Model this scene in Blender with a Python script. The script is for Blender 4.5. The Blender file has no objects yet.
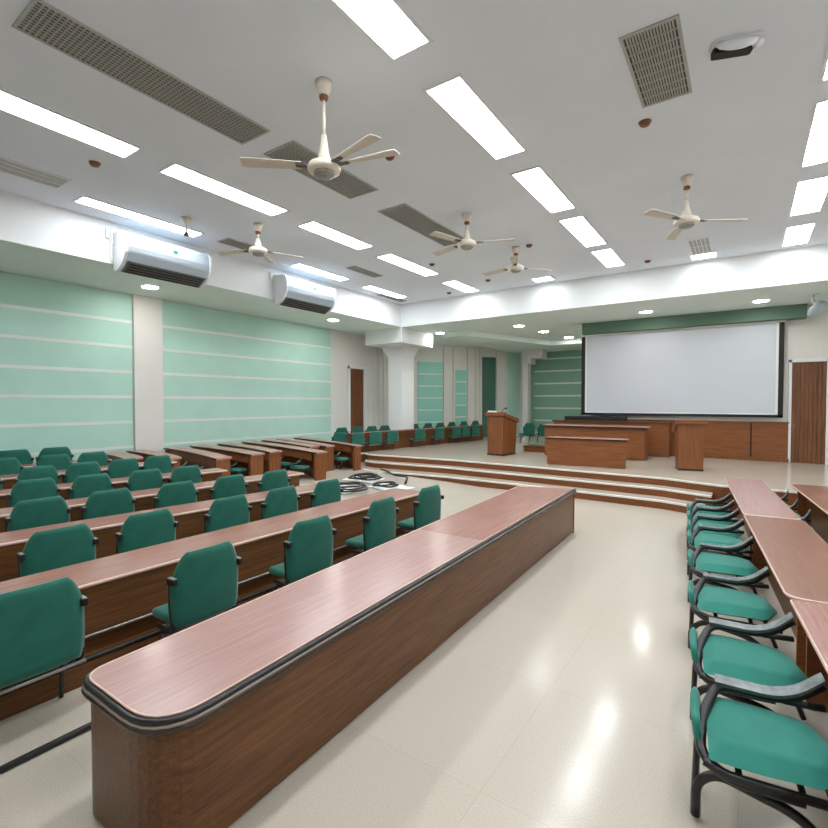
import bpy, bmesh, math, random
from mathutils import Vector, Matrix
random.seed(7)
SC = bpy.context.scene
COL = SC.collection
PI = math.pi

# ------------------------------------------------------------------ materials
def _mat(name):
    m = bpy.data.materials.new(name); m.use_nodes = True
    nt = m.node_tree; nt.nodes.clear()
    out = nt.nodes.new('ShaderNodeOutputMaterial')
    b = nt.nodes.new('ShaderNodeBsdfPrincipled')
    nt.links.new(b.outputs[0], out.inputs[0])
    return m, nt, b

def srgb(r, g, b):
    def c(v):
        v /= 255.
        return v/12.92 if v <= .04045 else ((v+.055)/1.055)**2.4
    return (c(r), c(g), c(b), 1)

def paint(name, col, rough=.6, var=.04, scale=3., metal=0., spec=.5, bump=0.):
    m, nt, b = _mat(name)
    tc = nt.nodes.new('ShaderNodeTexCoord'); n = nt.nodes.new('ShaderNodeTexNoise')
    n.inputs['Scale'].default_value = scale; n.inputs['Detail'].default_value = 4
    nt.links.new(tc.outputs['Object'], n.inputs['Vector'])
    r = nt.nodes.new('ShaderNodeValToRGB'); nt.links.new(n.outputs['Fac'], r.inputs[0])
    r.color_ramp.elements[0].position = .3; r.color_ramp.elements[1].position = .7
    r.color_ramp.elements[0].color = tuple(c*(1-var) for c in col[:3])+(1,)
    r.color_ramp.elements[1].color = tuple(min(1, c*(1+var)) for c in col[:3])+(1,)
    nt.links.new(r.outputs[0], b.inputs['Base Color'])
    b.inputs['Roughness'].default_value = rough; b.inputs['Metallic'].default_value = metal
    b.inputs['Specular IOR Level'].default_value = spec
    if bump:
        bp = nt.nodes.new('ShaderNodeBump'); bp.inputs['Strength'].default_value = bump; bp.inputs['Distance'].default_value = .01
        nt.links.new(n.outputs['Fac'], bp.inputs['Height']); nt.links.new(bp.outputs[0], b.inputs['Normal'])
    return m

def wood(name, c0, c1, axis=1, rough=.35, spec=.5, scale=1., coat=0.):
    """grain running along the given axis"""
    m, nt, b = _mat(name)
    tc = nt.nodes.new('ShaderNodeTexCoord'); mp = nt.nodes.new('ShaderNodeMapping')
    s = [26*scale]*3; s[axis] = 1.1*scale
    mp.inputs['Scale'].default_value = s
    nt.links.new(tc.outputs['Object'], mp.inputs[0])
    n = nt.nodes.new('ShaderNodeTexNoise'); n.inputs['Scale'].default_value = 1.6
    n.inputs['Detail'].default_value = 6; n.inputs['Roughness'].default_value = .65; n.inputs['Distortion'].default_value = .4
    nt.links.new(mp.outputs[0], n.inputs['Vector'])
    n2 = nt.nodes.new('ShaderNodeTexNoise'); n2.inputs['Scale'].default_value = 1.2
    nt.links.new(tc.outputs['Object'], n2.inputs['Vector'])
    mx = nt.nodes.new('ShaderNodeMath'); mx.operation = 'MULTIPLY_ADD'; mx.inputs[1].default_value = .18
    nt.links.new(n2.outputs['Fac'], mx.inputs[0]); nt.links.new(n.outputs['Fac'], mx.inputs[2])
    r = nt.nodes.new('ShaderNodeValToRGB'); nt.links.new(mx.outputs[0], r.inputs[0])
    r.color_ramp.elements[0].position = .36; r.color_ramp.elements[1].position = .8
    r.color_ramp.elements[0].color = c0; r.color_ramp.elements[1].color = c1
    nt.links.new(r.outputs[0], b.inputs['Base Color'])
    b.inputs['Roughness'].default_value = rough; b.inputs['Specular IOR Level'].default_value = spec
    b.inputs['Coat Weight'].default_value = coat; b.inputs['Coat Roughness'].default_value = .15
    return m

def emit(name, col, s):
    m, nt, b = _mat(name)
    b.inputs['Base Color'].default_value = (.9, .9, .9, 1)
    b.inputs['Emission Color'].default_value = col; b.inputs['Emission Strength'].default_value = s
    return m

def floor_mat():
    m, nt, b = _mat('terrazzo tile')
    tc = nt.nodes.new('ShaderNodeTexCoord')
    n = nt.nodes.new('ShaderNodeTexNoise'); n.inputs['Scale'].default_value = 110; n.inputs['Detail'].default_value = 3
    nt.links.new(tc.outputs['Object'], n.inputs['Vector'])
    n2 = nt.nodes.new('ShaderNodeTexNoise'); n2.inputs['Scale'].default_value = .9; n2.inputs['Detail'].default_value = 3
    nt.links.new(tc.outputs['Object'], n2.inputs['Vector'])
    r = nt.nodes.new('ShaderNodeValToRGB'); nt.links.new(n.outputs['Fac'], r.inputs[0])
    r.color_ramp.elements[0].position = .3; r.color_ramp.elements[1].position = .72
    r.color_ramp.elements[0].color = srgb(184, 173, 158); r.color_ramp.elements[1].color = srgb(201, 192, 178)
    br = nt.nodes.new('ShaderNodeTexBrick'); br.offset = 0; br.inputs['Scale'].default_value = 1
    br.inputs['Brick Width'].default_value = 1.2; br.inputs['Row Height'].default_value = 1.2
    br.inputs['Mortar Size'].default_value = .003; br.inputs['Mortar Smooth'].default_value = .3
    br.inputs['Color1'].default_value = (1, 1, 1, 1); br.inputs['Color2'].default_value = (.97, .97, .965, 1); br.inputs['Mortar'].default_value = (.88, .87, .85, 1)
    nt.links.new(tc.outputs['Object'], br.inputs['Vector'])
    mx = nt.nodes.new('ShaderNodeMix'); mx.data_type = 'RGBA'; mx.blend_type = 'MULTIPLY'; mx.inputs[0].default_value = 1
    nt.links.new(r.outputs[0], mx.inputs[6]); nt.links.new(br.outputs['Color'], mx.inputs[7])
    nt.links.new(mx.outputs[2], b.inputs['Base Color'])
    rr = nt.nodes.new('ShaderNodeMapRange'); rr.inputs[3].default_value = .12; rr.inputs[4].default_value = .18
    nt.links.new(n2.outputs['Fac'], rr.inputs[0]); nt.links.new(rr.outputs[0], b.inputs['Roughness'])
    b.inputs['Specular IOR Level'].default_value = .27
    return m

def fabric(name, col):
    m, nt, b = _mat(name)
    tc = nt.nodes.new('ShaderNodeTexCoord')
    n = nt.nodes.new('ShaderNodeTexNoise'); n.inputs['Scale'].default_value = 220; n.inputs['Detail'].default_value = 2
    nt.links.new(tc.outputs['Object'], n.inputs['Vector'])
    n2 = nt.nodes.new('ShaderNodeTexNoise'); n2.inputs['Scale'].default_value = 5; n2.inputs['Distortion'].default_value = .8
    nt.links.new(tc.outputs['Object'], n2.inputs['Vector'])
    ad = nt.nodes.new('ShaderNodeMath'); ad.operation = 'MULTIPLY_ADD'; ad.inputs[1].default_value = .5
    nt.links.new(n.outputs['Fac'], ad.inputs[0]); nt.links.new(n2.outputs['Fac'], ad.inputs[2])
    r = nt.nodes.new('ShaderNodeValToRGB'); nt.links.new(ad.outputs[0], r.inputs[0])
    r.color_ramp.elements[0].position = .45; r.color_ramp.elements[1].position = 1.0
    r.color_ramp.elements[0].color = tuple(c*.86 for c in col[:3])+(1,); r.color_ramp.elements[1].color = tuple(min(1, c*1.12) for c in col[:3])+(1,)
    nt.links.new(r.outputs[0], b.inputs['Base Color'])
    b.inputs['Roughness'].default_value = .75; b.inputs['Specular IOR Level'].default_value = .25
    b.inputs['Sheen Weight'].default_value = .25; b.inputs['Sheen Roughness'].default_value = .4
    bp = nt.nodes.new('ShaderNodeBump'); bp.inputs['Strength'].default_value = .15; bp.inputs['Distance'].default_value = .002
    nt.links.new(n.outputs['Fac'], bp.inputs['Height']); nt.links.new(bp.outputs[0], b.inputs['Normal'])
    return m

M = dict(
    floor=floor_mat(),
    ceiling=paint('ceiling paint', srgb(222, 228, 236), .8, .02, 1.2),
    white=paint('white wall paint', srgb(232, 234, 234), .65, .015, 1.),
    cream=paint('cream wall paint', srgb(226, 224, 218), .65, .02, 1.),
    soffit=paint('soffit paint', srgb(222, 236, 230), .7, .02, 1.),
    green=paint('pale green panel', srgb(182, 222, 207), .5, .03, 2.),
    green2=paint('teal green panel', srgb(150, 212, 197), .5, .03, 2.),
    green4=paint('muted green panel', srgb(136, 178, 158), .5, .03, 2.),
    green3=paint('deep green recess', srgb(70, 110, 96), .6, .04, 2.),
    header=paint('dark green header paint', srgb(86, 116, 98), .6, .03, 2.),
    stripe=paint('panel joint strip', srgb(226, 232, 226), .5, .02, 2.),
    gray=paint('grey recess paint', srgb(176, 176, 174), .7, .03, 1.),
    body=wood('desk body veneer', srgb(72, 43, 22), srgb(120, 79, 46), 1, .32, .32),
    bodyx=wood('desk front veneer', srgb(106, 61, 32), srgb(150, 93, 53), 0, .35, .4),
    bodyz=wood('upright wood veneer', srgb(102, 59, 31), srgb(146, 90, 52), 2, .4, .4),
    doorw=wood('slatted door wood', srgb(84, 50, 30), srgb(138, 88, 54), 2, .4, .4, .6),
    riser=wood('step riser wood', srgb(104, 58, 28), srgb(140, 84, 46), 0, .4, .4),
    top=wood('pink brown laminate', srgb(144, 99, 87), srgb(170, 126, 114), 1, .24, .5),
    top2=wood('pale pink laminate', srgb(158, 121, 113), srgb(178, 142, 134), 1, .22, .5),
    topx=wood('pink brown laminate across', srgb(164, 114, 100), srgb(194, 148, 134), 0, .26, .5),
    topr=wood('reddish desk laminate', srgb(120, 79, 61), srgb(142, 98, 79), 1, .3, .4),
    edge=paint('dark edge moulding', srgb(58, 42, 34), .22, .05, 6.),
    edgeb=paint('glossy grey bead', srgb(150, 136, 126), .2, .05, 6.),
    edgek=paint('black rubber edging', srgb(26, 26, 26), .3, .05, 6.),
    edgel=paint('pale edge strip', srgb(214, 180, 164), .3, .03, 6.),
    teal=fabric('teal seat fabric', srgb(34, 98, 83)),
    tealb=fabric('bright teal seat fabric', srgb(40, 120, 106)),
    black=paint('black coated steel', srgb(30, 30, 30), .35, .1, 20.),
    steel=paint('worn grey steel', srgb(150, 150, 146), .32, .15, 25., .6),
    armg=paint('scuffed grey armrest', srgb(112, 118, 118), .25, .35, 14.),
    plastic=paint('white plastic', srgb(222, 225, 228), .35, .02, 4.),
    plasticb=paint('pale grey plastic', srgb(172, 184, 194), .3, .02, 4.),
    louver=paint('dark grey louver', srgb(92, 92, 86), .5, .05, 8.),
    fanw=paint('aged cream enamel', srgb(226, 216, 200), .35, .08, 12.),
    fanb=paint('fan blade enamel', srgb(206, 198, 184), .35, .06, 9.),
    rust=paint('brown bakelite', srgb(120, 74, 46), .5, .15, 30.),
    ventbar=paint('grey vent bars', srgb(172, 172, 166), .5, .05, 9.),
    ventback=paint('dark vent duct', srgb(82, 80, 74), .8, .05, 5.),
    screen=paint('projection screen cloth', srgb(206, 211, 219), .7, .01, 2.),
    blackm=paint('black screen border', srgb(18, 18, 20), .6, .05, 4.),
    badge=paint('green badge', srgb(0, 130, 100), .4, .05, 8.),
    nosing=paint('pale step nosing', srgb(226, 221, 212), .4, .02, 5.),
    paper=paint('white paper', srgb(235, 235, 232), .7, .02, 8.),
    light=emit('light diffuser', (.90, .955, 1, 1), 23.),
    down=emit('downlight lens', (1, .99, .96, 1), 85.),
)

# ------------------------------------------------------------------ mesh helpers
def put(bm, verts, faces, mi=0, smooth=False):
    vs = [bm.verts.new(v) for v in verts]
    for f in faces:
        try:
            fc = bm.faces.new([vs[i] for i in f]); fc.material_index = mi; fc.smooth = smooth
        except ValueError:
            pass
    return vs

def box(bm, x0, x1, y0, y1, z0, z1, mi=0, bev=0.):
    t = bmesh.new()
    put(t, [(x0,y0,z0),(x1,y0,z0),(x1,y1,z0),(x0,y1,z0),(x0,y0,z1),(x1,y0,z1),(x1,y1,z1),(x0,y1,z1)],
        [(0,3,2,1),(4,5,6,7),(0,1,5,4),(1,2,6,5),(2,3,7,6),(3,0,4,7)])
    if bev:
        bmesh.ops.bevel(t, geom=t.edges[:], offset=bev, segments=2, affect='EDGES', profile=.6)
    merge(bm, t, mi)

def merge(bm, t, mi=None, mat=None, smooth=None):
    if mat is not None: t.transform(mat)
    mp = {}
    for v in t.verts: mp[v] = bm.verts.new(v.co)
    for f in t.faces:
        try: n = bm.faces.new([mp[v] for v in f.verts])
        except ValueError: continue
        n.material_index = f.material_index if mi is None else mi
        n.smooth = f.smooth if smooth is None else smooth
    t.free()

def prism(bm, poly, z0, z1, mi=0, bev=0., zf=None):
    """extrude an XY polygon; zf(x, y) gives the lower height when set"""
    t = bmesh.new(); n = len(poly)
    a = sum(poly[i][0]*poly[(i+1)%n][1]-poly[(i+1)%n][0]*poly[i][1] for i in range(n))
    if a < 0: poly = poly[::-1]
    lo = [(x, y, zf(x, y) if zf else z0) for x, y in poly]; hi = [(x, y, z1) for x, y in poly]
    put(t, lo+hi, [tuple(range(n-1, -1, -1)), tuple(range(n, 2*n))]+[(i, (i+1)%n, n+(i+1)%n, n+i) for i in range(n)])
    if bev:
        es = [e for e in t.edges if abs(e.verts[0].co.z-e.verts[1].co.z) < 1e-6 and e.verts[0].co.z > z1-1e-5]
        bmesh.ops.bevel(t, geom=es, offset=bev, segments=2, affect='EDGES', profile=.6)
    merge(bm, t, mi)

def fillet(pts, r, seg=5):
    out = [Vector(pts[0])]
    for i in range(1, len(pts)-1):
        p, a, b = Vector(pts[i]), Vector(pts[i-1]), Vector(pts[i+1])
        da, db = (a-p), (b-p); rr = min(r, da.length*.48, db.length*.48)
        s, e = p+da.normalized()*rr, p+db.normalized()*rr
        for k in range(seg+1):
            u = k/seg; out.append(s*(1-u)**2+p*2*u*(1-u)+e*u*u)
    out.append(Vector(pts[-1])); return out

def tube(bm, pts, r, n=8, mi=0, fr=.05, closed=False, flat=1.):
    P = fillet(pts, fr) if fr and not closed and len(pts) > 2 else [Vector(p) for p in pts]
    N = len(P); rings = []
    up = Vector((0, 0, 1))
    d0 = (P[1]-P[0]).normalized()
    if abs(d0.dot(up)) > .95: up = Vector((1, 0, 0))
    nx = (up-d0*up.dot(d0)).normalized()
    for i in range(N):
        if closed: d = (P[(i+1)%N]-P[i-1]).normalized()
        else: d = (P[min(i+1, N-1)]-P[max(i-1, 0)]).normalized()
        nx = (nx-d*nx.dot(d)).normalized(); ny = d.cross(nx)
        rings.append([bm.verts.new(P[i]+nx*math.cos(2*PI*k/n)*r*flat+ny*math.sin(2*PI*k/n)*r) for k in range(n)])
    for i in range(N if closed else N-1):
        A, B = rings[i], rings[(i+1)%N]
        for k in range(n):
            f = bm.faces.new((A[k], A[(k+1)%n], B[(k+1)%n], B[k])); f.smooth = True; f.material_index = mi
    if not closed:
        for R_, rev in ((rings[0], True), (rings[-1], False)):
            f = bm.faces.new(R_[::-1] if rev else R_); f.material_index = mi

def lathe(bm, prof, n=24, mi=0, c=(0, 0, 0)):
    rings = [[bm.verts.new((c[0]+r*math.cos(2*PI*k/n), c[1]+r*math.sin(2*PI*k/n), c[2]+z)) for k in range(n)] for r, z in prof]
    for A, B in zip(rings, rings[1:]):
        for k in range(n):
            f = bm.faces.new((A[k], A[(k+1)%n], B[(k+1)%n], B[k])); f.smooth = True; f.material_index = mi
    for R_, rev in ((rings[0], True), (rings[-1], False)):
        f = bm.faces.new(R_[::-1] if rev else R_); f.material_index = mi

def pad(bm, wf, s0, s1, th, curve=0., lean=0., nz=14, ny=12, mi=0, dome=.35):
    """upright cushion: half width wf(t) over height s0..s1, thickness th along x"""
    grid = {}
    for side in (0, 1):
        for i in range(nz+1):
            t = i/nz; z = s0+(s1-s0)*t; w = wf(t)
            for j in range(ny+1):
                u = -1+2*j/ny; y = w*u
                e = min(1., min(1-abs(u), .999)/.14); ez = min(1., min(t, 1-t)/.09)
                k = math.sqrt(max(0, 1-(1-e)**2))*math.sqrt(max(0, 1-(1-ez)**2))
                x = curve*(y/.3)**2-lean*(z-s0)+(1 if side == 0 else -1)*th*.5*(.25+.75*k)
                grid[side, i, j] = bm.verts.new((x, y, z))
    def F(*k, mi_=mi):
        f = bm.faces.new([grid[q] for q in k]); f.smooth = True; f.material_index = mi_
    for i in range(nz):
        for j in range(ny):
            F((0,i,j),(0,i,j+1),(0,i+1,j+1),(0,i+1,j)); F((1,i,j),(1,i+1,j),(1,i+1,j+1),(1,i,j+1))
        F((0,i,0),(0,i+1,0),(1,i+1,0),(1,i,0)); F((0,i,ny),(1,i,ny),(1,i+1,ny),(0,i+1,ny))
    for j in range(ny):
        F((0,0,j),(1,0,j),(1,0,j+1),(0,0,j+1)); F((0,nz,j),(0,nz,j+1),(1,nz,j+1),(1,nz,j))

def rounded(poly, rs, seg=7):
    n = len(poly); out = []
    for i in range(n):
        p, a, b = Vector(poly[i]), Vector(poly[i-1]), Vector(poly[(i+1) % n]); r = rs[i]
        if r < 1e-4: out.append((p.x, p.y)); continue
        da, db = (a-p).normalized(), (b-p).normalized()
        s, e = p+da*r, p+db*r
        for k in range(seg+1):
            u = k/seg; q = s*(1-u)**2+p*2*u*(1-u)+e*u*u; out.append((q.x, q.y))
    return out
def finish(name, bm, mats, parent=None, sm=False):
    bmesh.ops.recalc_face_normals(bm, faces=bm.faces[:])
    me = bpy.data.meshes.new(name); bm.to_mesh(me); bm.free()
    for m in (mats if isinstance(mats, (list, tuple)) else [mats]): me.materials.append(M[m])
    if sm:
        for p in me.polygons: p.use_smooth = True
    o = bpy.data.objects.new(name, me); COL.objects.link(o)
    if parent: o.parent = parent
    return o

def obj(name, fn, mats, parent=None, sm=False):
    bm = bmesh.new(); fn(bm); return finish(name, bm, mats, parent, sm)

def tag(o, label, cat, group=None):
    o['label'] = label; o['category'] = cat
    if group: o['group'] = group
    return o

def thing(name, label, cat, loc=(0, 0, 0), rz=0., group=None):
    o = bpy.data.objects.new(name, None); COL.objects.link(o)
    o.location = loc; o.rotation_euler = (0, 0, rz); o.empty_display_size = .1
    return tag(o, label, cat, group)

def struct(name, fn, mats):
    o = obj(name, fn, mats); o['kind'] = 'structure'; return o

KIDS = {}
def dup(root, loc, rz, label, group=None, scale=None):
    r = root.copy(); COL.objects.link(r); r.location = loc; r.rotation_euler = (0, 0, rz); r['label'] = label
    if group: r['group'] = group
    if scale: r.scale = scale
    for ch in list(root.children):
        c = ch.copy(); COL.objects.link(c); c.parent = r
        for g in list(ch.children):
            d = g.copy(); COL.objects.link(d); d.parent = c
    return r

def inst(proto, used, loc, rz, label, group=None, scale=None):
    if not used:
        used.append(1); proto.location = loc; proto.rotation_euler = (0, 0, rz); proto['label'] = label
        if group: proto['group'] = group
        if scale: proto.scale = scale
        return proto
    return dup(proto, loc, rz, label, group, scale)

ORD = ['first', 'second', 'third', 'fourth', 'fifth', 'sixth', 'seventh', 'eighth', 'ninth', 'tenth', 'eleventh', 'twelfth']

# ------------------------------------------------------------------ dimensions
CE, SO, ST = 5.63, 4.83, .51       # ceiling, soffit underside, stage height
XL, XR, YB, YF = -12.4, 5.2, -4., 17.
SX, SY = -10., 13.7                # faces of the side and front soffits
def ramp(x): return .045*max(0., -5.7-x)

# ------------------------------------------------------------------ shell
def f_floor(bm):
    xs = [XL, -5.7, XR]
    v = [(XL, YB, ramp(XL)), (-5.7, YB, 0), (XR, YB, 0), (XL, 23.4, ramp(XL)), (-5.7, 23.4, 0), (XR, 23.4, 0)]
    put(bm, v, [(0, 1, 4, 3), (1, 2, 5, 4)])
struct('floor', f_floor, 'floor')
def f_ceil(bm):
    box(bm, SX, XR, YB, SY, CE, CE+.1)
struct('ceiling', f_ceil, 'ceiling')
def f_soff(bm):
    box(bm, XL-.3, SX, YB, 23.4, SO, CE+.1)
    # slim lower lip along the bottom of the side face
    box(bm, SX-.01, SX+.03, YB, SY+.03, SO, SO+.035)
def side_mats(o):
    for p in o.data.polygons:
        p.material_index = 1 if p.normal.z < -.9 else 0
o = struct('soffit_left', f_soff, ['white', 'soffit']); side_mats(o)
def f_soff2(bm):
    box(bm, SX, XR+.3, SY, 23.4, SO, CE+.1)
    box(bm, SX, XR, SY-.03, SY+.01, SO, SO+.035)
o = struct('soffit_front', f_soff2, ['white', 'soffit']); side_mats(o)
def f_drop(bm):   # lowered ceiling edge over the back of the stage
    prism(bm, [(-8.35, 15.6), (-6.9, 20.3), (-4.6, 20.3), (-4.6, 23.2), (-9.6, 23.2), (-9.4, 15.6)], SO-.2, SO-.002)
struct('ceiling_drop', f_drop, 'soffit')

struct('wall_right', lambda bm: box(bm, XR, XR+.2, YB, YF, 0, CE), 'cream')
struct('wall_rear', lambda bm: box(bm, XL, XR, YB-.2, YB, 0, CE), 'cream')
def f_wl(bm):
    box(bm, XL-.25, XL, YB, 13.55, 0, SO)
    box(bm, XL-.25, XL, 13.55, 14.6, 3.56, SO)
    box(bm, XL-.25, XL, 14.6, 18.0, 0, SO)
struct('wall_left', f_wl, 'cream')
def f_pil(bm):    # shallow pilaster and folded recess strips
    box(bm, XL, XL+.1, 5.8, 6.5, 0, SO)
    for i, y in enumerate((15.0, 15.35, 15.7, 16.1)):
        box(bm, XL, XL+.05+.05*(i % 2), y, y+.25, 0, SO)
struct('trim_1', f_pil, ['cream'])
def f_gl(bm, y0, y1):
    box(bm, XL, XL+.03, y0, y1, .3, SO-.02, 0)
    z = 4.15
    while z > .4:
        box(bm, XL+.03, XL+.036, y0, y1, z-.035, z+.035, 1); z -= .61
struct('wall_panel', lambda bm: f_gl(bm, -3.9, 5.78), ['green', 'stripe'])
struct('wall_panel', lambda bm: f_gl(bm, 6.52, 12.62), ['green', 'stripe'])

def local_wall(a, b):
    a, b = Vector(a), Vector(b); d = (b-a); L = d.length; d.normalize()
    return Matrix(((d.x, -d.y, 0, a.x), (d.y, d.x, 0, a.y), (0, 0, 1, 0), (0, 0, 0, 1))), L
WM, WLn = local_wall((XL, 17.9), (-9.0, 23.1))
def on_wall(fn, mats, name):
    def g(bm):
        t = bmesh.new(); fn(t); merge(bm, t, None, WM)
    return struct(name, g, mats)
on_wall(lambda t: box(t, -.1, WLn+.1, 0, .2, 0, SO), ['cream'], 'wall_stage_left')
def f_sw(t):
    def pan(x0, x1, z0, z1, mi, d=.04):
        box(t, x0, x1, -d, 0, z0, z1, mi)
    for (x0, x1, ztop, mi) in ((.22, 1.46, 4.03, 0), (2.13, 2.72, 3.7, 0), (3.59, 4.32, 4.36, 2), (5.0, 5.65, 4.76, 3)):
        pan(x0, x1, ST, ztop, mi)
        if mi == 0:
            z = ztop-.55
            while z > ST:
                box(t, x0, x1, -.045, -.04, z-.03, z+.03, 1); z -= .55
    for x in (1.5, 2.0, 2.76, 3.2, 3.44, 4.36, 4.86):
        box(t, x, x+.09, -.1, 0, ST, SO, 4)
    box(t, 5.72, 6.1, -.2, 0, ST, SO, 5)
on_wall(f_sw, ['green2', 'stripe', 'green3', 'green', 'cream', 'white'], 'wall_panel')
def f_bk2(bm):
    box(bm, -9.4, -4.4, 23., 23.2, 0, SO, 0)
    z = 4.3
    while z > ST:
        box(bm, -8.6, -4.6, 22.99, 23., z-.035, z+.035, 1); z -= .6
struct('wall_far', f_bk2, ['green4', 'stripe'])
def f_brk(bm):    # white bracket hanging under the soffit at the corner of the far wall
    box(bm, -8.75, -8.3, 21.7, 22.3, 4.0, SO, 0)
    box(bm, -8.3, -7.75, 21.7, 22.3, 4.25, SO, 0)
    box(bm, -8.75, -8.5, 21.8, 22.2, ST, 4.0, 0)
struct('bracket_column', f_brk, 'cream')
def f_wb(bm):
    box(bm, -4.6, .98, YF, YF+.2, 0, SO)
    box(bm, .98, 1.88, YF, YF+.2, 3.36, SO)
    box(bm, 1.88, XR, YF, YF+.2, 0, SO)
    box(bm, -4.6, -4.4, YF+.2, 23., 0, SO)
struct('wall_front', f_wb, 'cream')
def f_header(bm):
    box(bm, -4.55, 1.33, 16.55, YF, 4.47, SO-.001)
struct('header_beam', f_header, 'header')
def f_wains(bm):
    for (x0, x1) in ((-4.55, -3.0), (-2.98, -1.06), (-1.04, .13), (.17, 1.0)):
        box(bm, x0, x1, YF-.05, YF, ST, 1.6, 0)
    box(bm, -4.55, 1.0, YF-.03, YF, ST, 1.6, 2)
    box(bm, -4.55, 1.02, YF-.07, YF, 1.6, 1.64, 1)
    box(bm, -4.55, 1.02, YF-.09, YF, ST, ST+.1, 1)
struct('trim_2', f_wains, ['bodyx', 'bodyz', 'edge'])

# column with bracket arms reaching out under the corner of the two soffits
def f_col(bm):
    box(bm, -11.25, -10.6, 14.58, 15.35, 0, SO)
    prism(bm, [(-11.62, 13.67), (-9.96, 13.67), (-9.96, 15.72), (-10.62, 15.72), (-11.62, 14.55)], 4.3, SO-.001)
    t = bmesh.new()      # sloping haunches on the two outer sides of the shaft
    for P in ([(-11.25, 14.58, 3.9), (-11.6, 14.58, 4.3), (-11.25, 14.58, 4.3), (-11.25, 15.2, 3.9), (-11.6, 15.2, 4.3), (-11.25, 15.2, 4.3)],
              [(-10.6, 15.35, 3.9), (-10.6, 15.7, 4.3), (-10.6, 15.35, 4.3), (-11.2, 15.35, 3.9), (-11.2, 15.7, 4.3), (-11.2, 15.35, 4.3)]):
        put(t, P, [(0, 1, 2), (5, 4, 3), (0, 3, 4, 1), (1, 4, 5, 2), (2, 5, 3, 0)])
    merge(bm, t)
struct('column', f_col, 'white')

# doors
def f_dr(bm):
    box(bm, 1.06, 1.80, YF+.02, YF+.08, ST, 3.30, 0)
    x = 1.06
    while x < 1.79:
        box(bm, x+.006, min(x+.086, 1.80), YF+.005, YF+.02, ST, 3.30, 0); x += .0925
d = struct('door_1', f_dr, 'doorw')
def f_drf(bm):
    box(bm, .99, 1.06, YF-.04, YF+.06, ST, 3.38); box(bm, 1.80, 1.9, YF-.04, YF+.06, ST, 3.38); box(bm, .99, 1.9, YF-.04, YF+.06, 3.30, 3.4)
obj('door_frame', f_drf, 'white', d)
obj('door_handle', lambda bm: tube(bm, [(1.13, YF, 1.5), (1.13, YF-.05, 1.5), (1.13, YF-.05, 1.62)], .012), 'steel', d)
def f_dl(bm):
    box(bm, XL-.12, XL-.04, 13.68, 14.5, .3, 3.48)
    y = 13.68
    while y < 14.45:
        box(bm, XL-.04, XL-.03, y+.004, min(y+.13, 14.5), .3, 3.48); y += .136
d = struct('door_2', f_dl, 'doorw')
def f_dlf(bm):
    box(bm, XL-.1, XL+.03, 13.56, 13.68, .3, 3.56); box(bm, XL-.1, XL+.03, 14.5, 14.6, .3, 3.56); box(bm, XL-.1, XL+.03, 13.56, 14.6, 3.48, 3.58)
obj('door_frame', f_dlf, 'white', d)

# ------------------------------------------------------------------ stage and steps
R1 = [(-9.75, 11.7), (-9.72, 11.25), (-9.55, 11.05), (-9.2, 10.97), (-8.8, 11.0), (-6.57, 11.2), (-4.6, 11.17), (-3., 11.08), (-1.38, 10.98), (-.62, 10.7)]
R2 = [(-10.05, 12.1), (-10.02, 11.8), (-9.86, 11.58), (-9.5, 11.5), (-7., 11.72), (-4.55, 11.62), (-1.42, 11.46), (-.52, 11.1)]
R3 = [(-10.32, 12.2), (-10.28, 12.1), (-10.1, 11.95), (-9.75, 11.92), (-7.05, 12.14), (-4.58, 12.05), (-1.46, 11.9), (-.35, 11.5)]
def step_mesh(line, z0, z1, tail):
    def f(bm):
        poly = line+tail
        prism(bm, poly, z0, z1-.012, 0)
        # tread slab with a small nosing
        off = [(x, y-.02) for x, y in line]
        prism(bm, off+tail, z1-.03, z1, 1)
        for (xa, ya), (xb, yb) in zip(line, line[1:]):      # pale nosing strip
            put(bm, [(xa, ya-.022, z1+.002), (xb, yb-.022, z1+.002), (xb, yb+.07, z1+.002), (xa, ya+.07, z1+.002)], [(0, 1, 2, 3)], 2)
            put(bm, [(xa, ya-.023, z1-.03), (xb, yb-.023, z1-.03), (xb, yb-.023, z1+.002), (xa, ya-.023, z1+.002)], [(0, 1, 2, 3)], 2)
    return f
struct('stage_step', step_mesh(R1, 0, .17, [(-.62, 12.6), (-9.75, 12.6)]), ['riser', 'floor', 'nosing'])
struct('stage_step', step_mesh(R2, 0, .34, [(-.52, 12.6), (-10.05, 12.6)]), ['riser', 'floor', 'nosing'])
struct('stage_platform', step_mesh([(XL, 11.3), (-10.6, 11.3), (-10.45, 11.45), (-10.4, 12.1)]+R3+[(XR-.01, 11.5)], 0, ST, [(XR, 23.2), (XL, 23.2)]), ['riser', 'floor', 'nosing'])

# ------------------------------------------------------------------ ceiling lights
def make_light():
    t = thing('ceiling_light', '', 'ceiling light')
    def fr(bm):
        for a in ((-.24, .24, -.96, -.925), (-.24, .24, .925, .96), (-.24, -.205, -.925, .925), (.205, .24, -.925, .925)):
            box(bm, *a, -.012, .0)
    obj('frame', fr, 'plastic', t)
    obj('diffuser', lambda bm: box(bm, -.205, .205, -.925, .925, -.006, -.001), 'light', t)
    return t
lp, lu = make_light(), []
def lights(x, ys, where, s=1., sy=1.):
    for i, y in enumerate(ys):
        inst(lp, lu, (x, y, CE), 0, 'bright rectangular ceiling panel light, %s from the camera in the row %s' % (ORD[i], where),
             'panel lights in the row '+where, (s, sy[i] if isinstance(sy, tuple) else sy, 1))
lights(-2.73, (.8, 3.0, 5.4, 7.75, 10.03, 12.15), 'above the central aisle', 1., (.97, .97, .97, .95, 1., .81))
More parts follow.
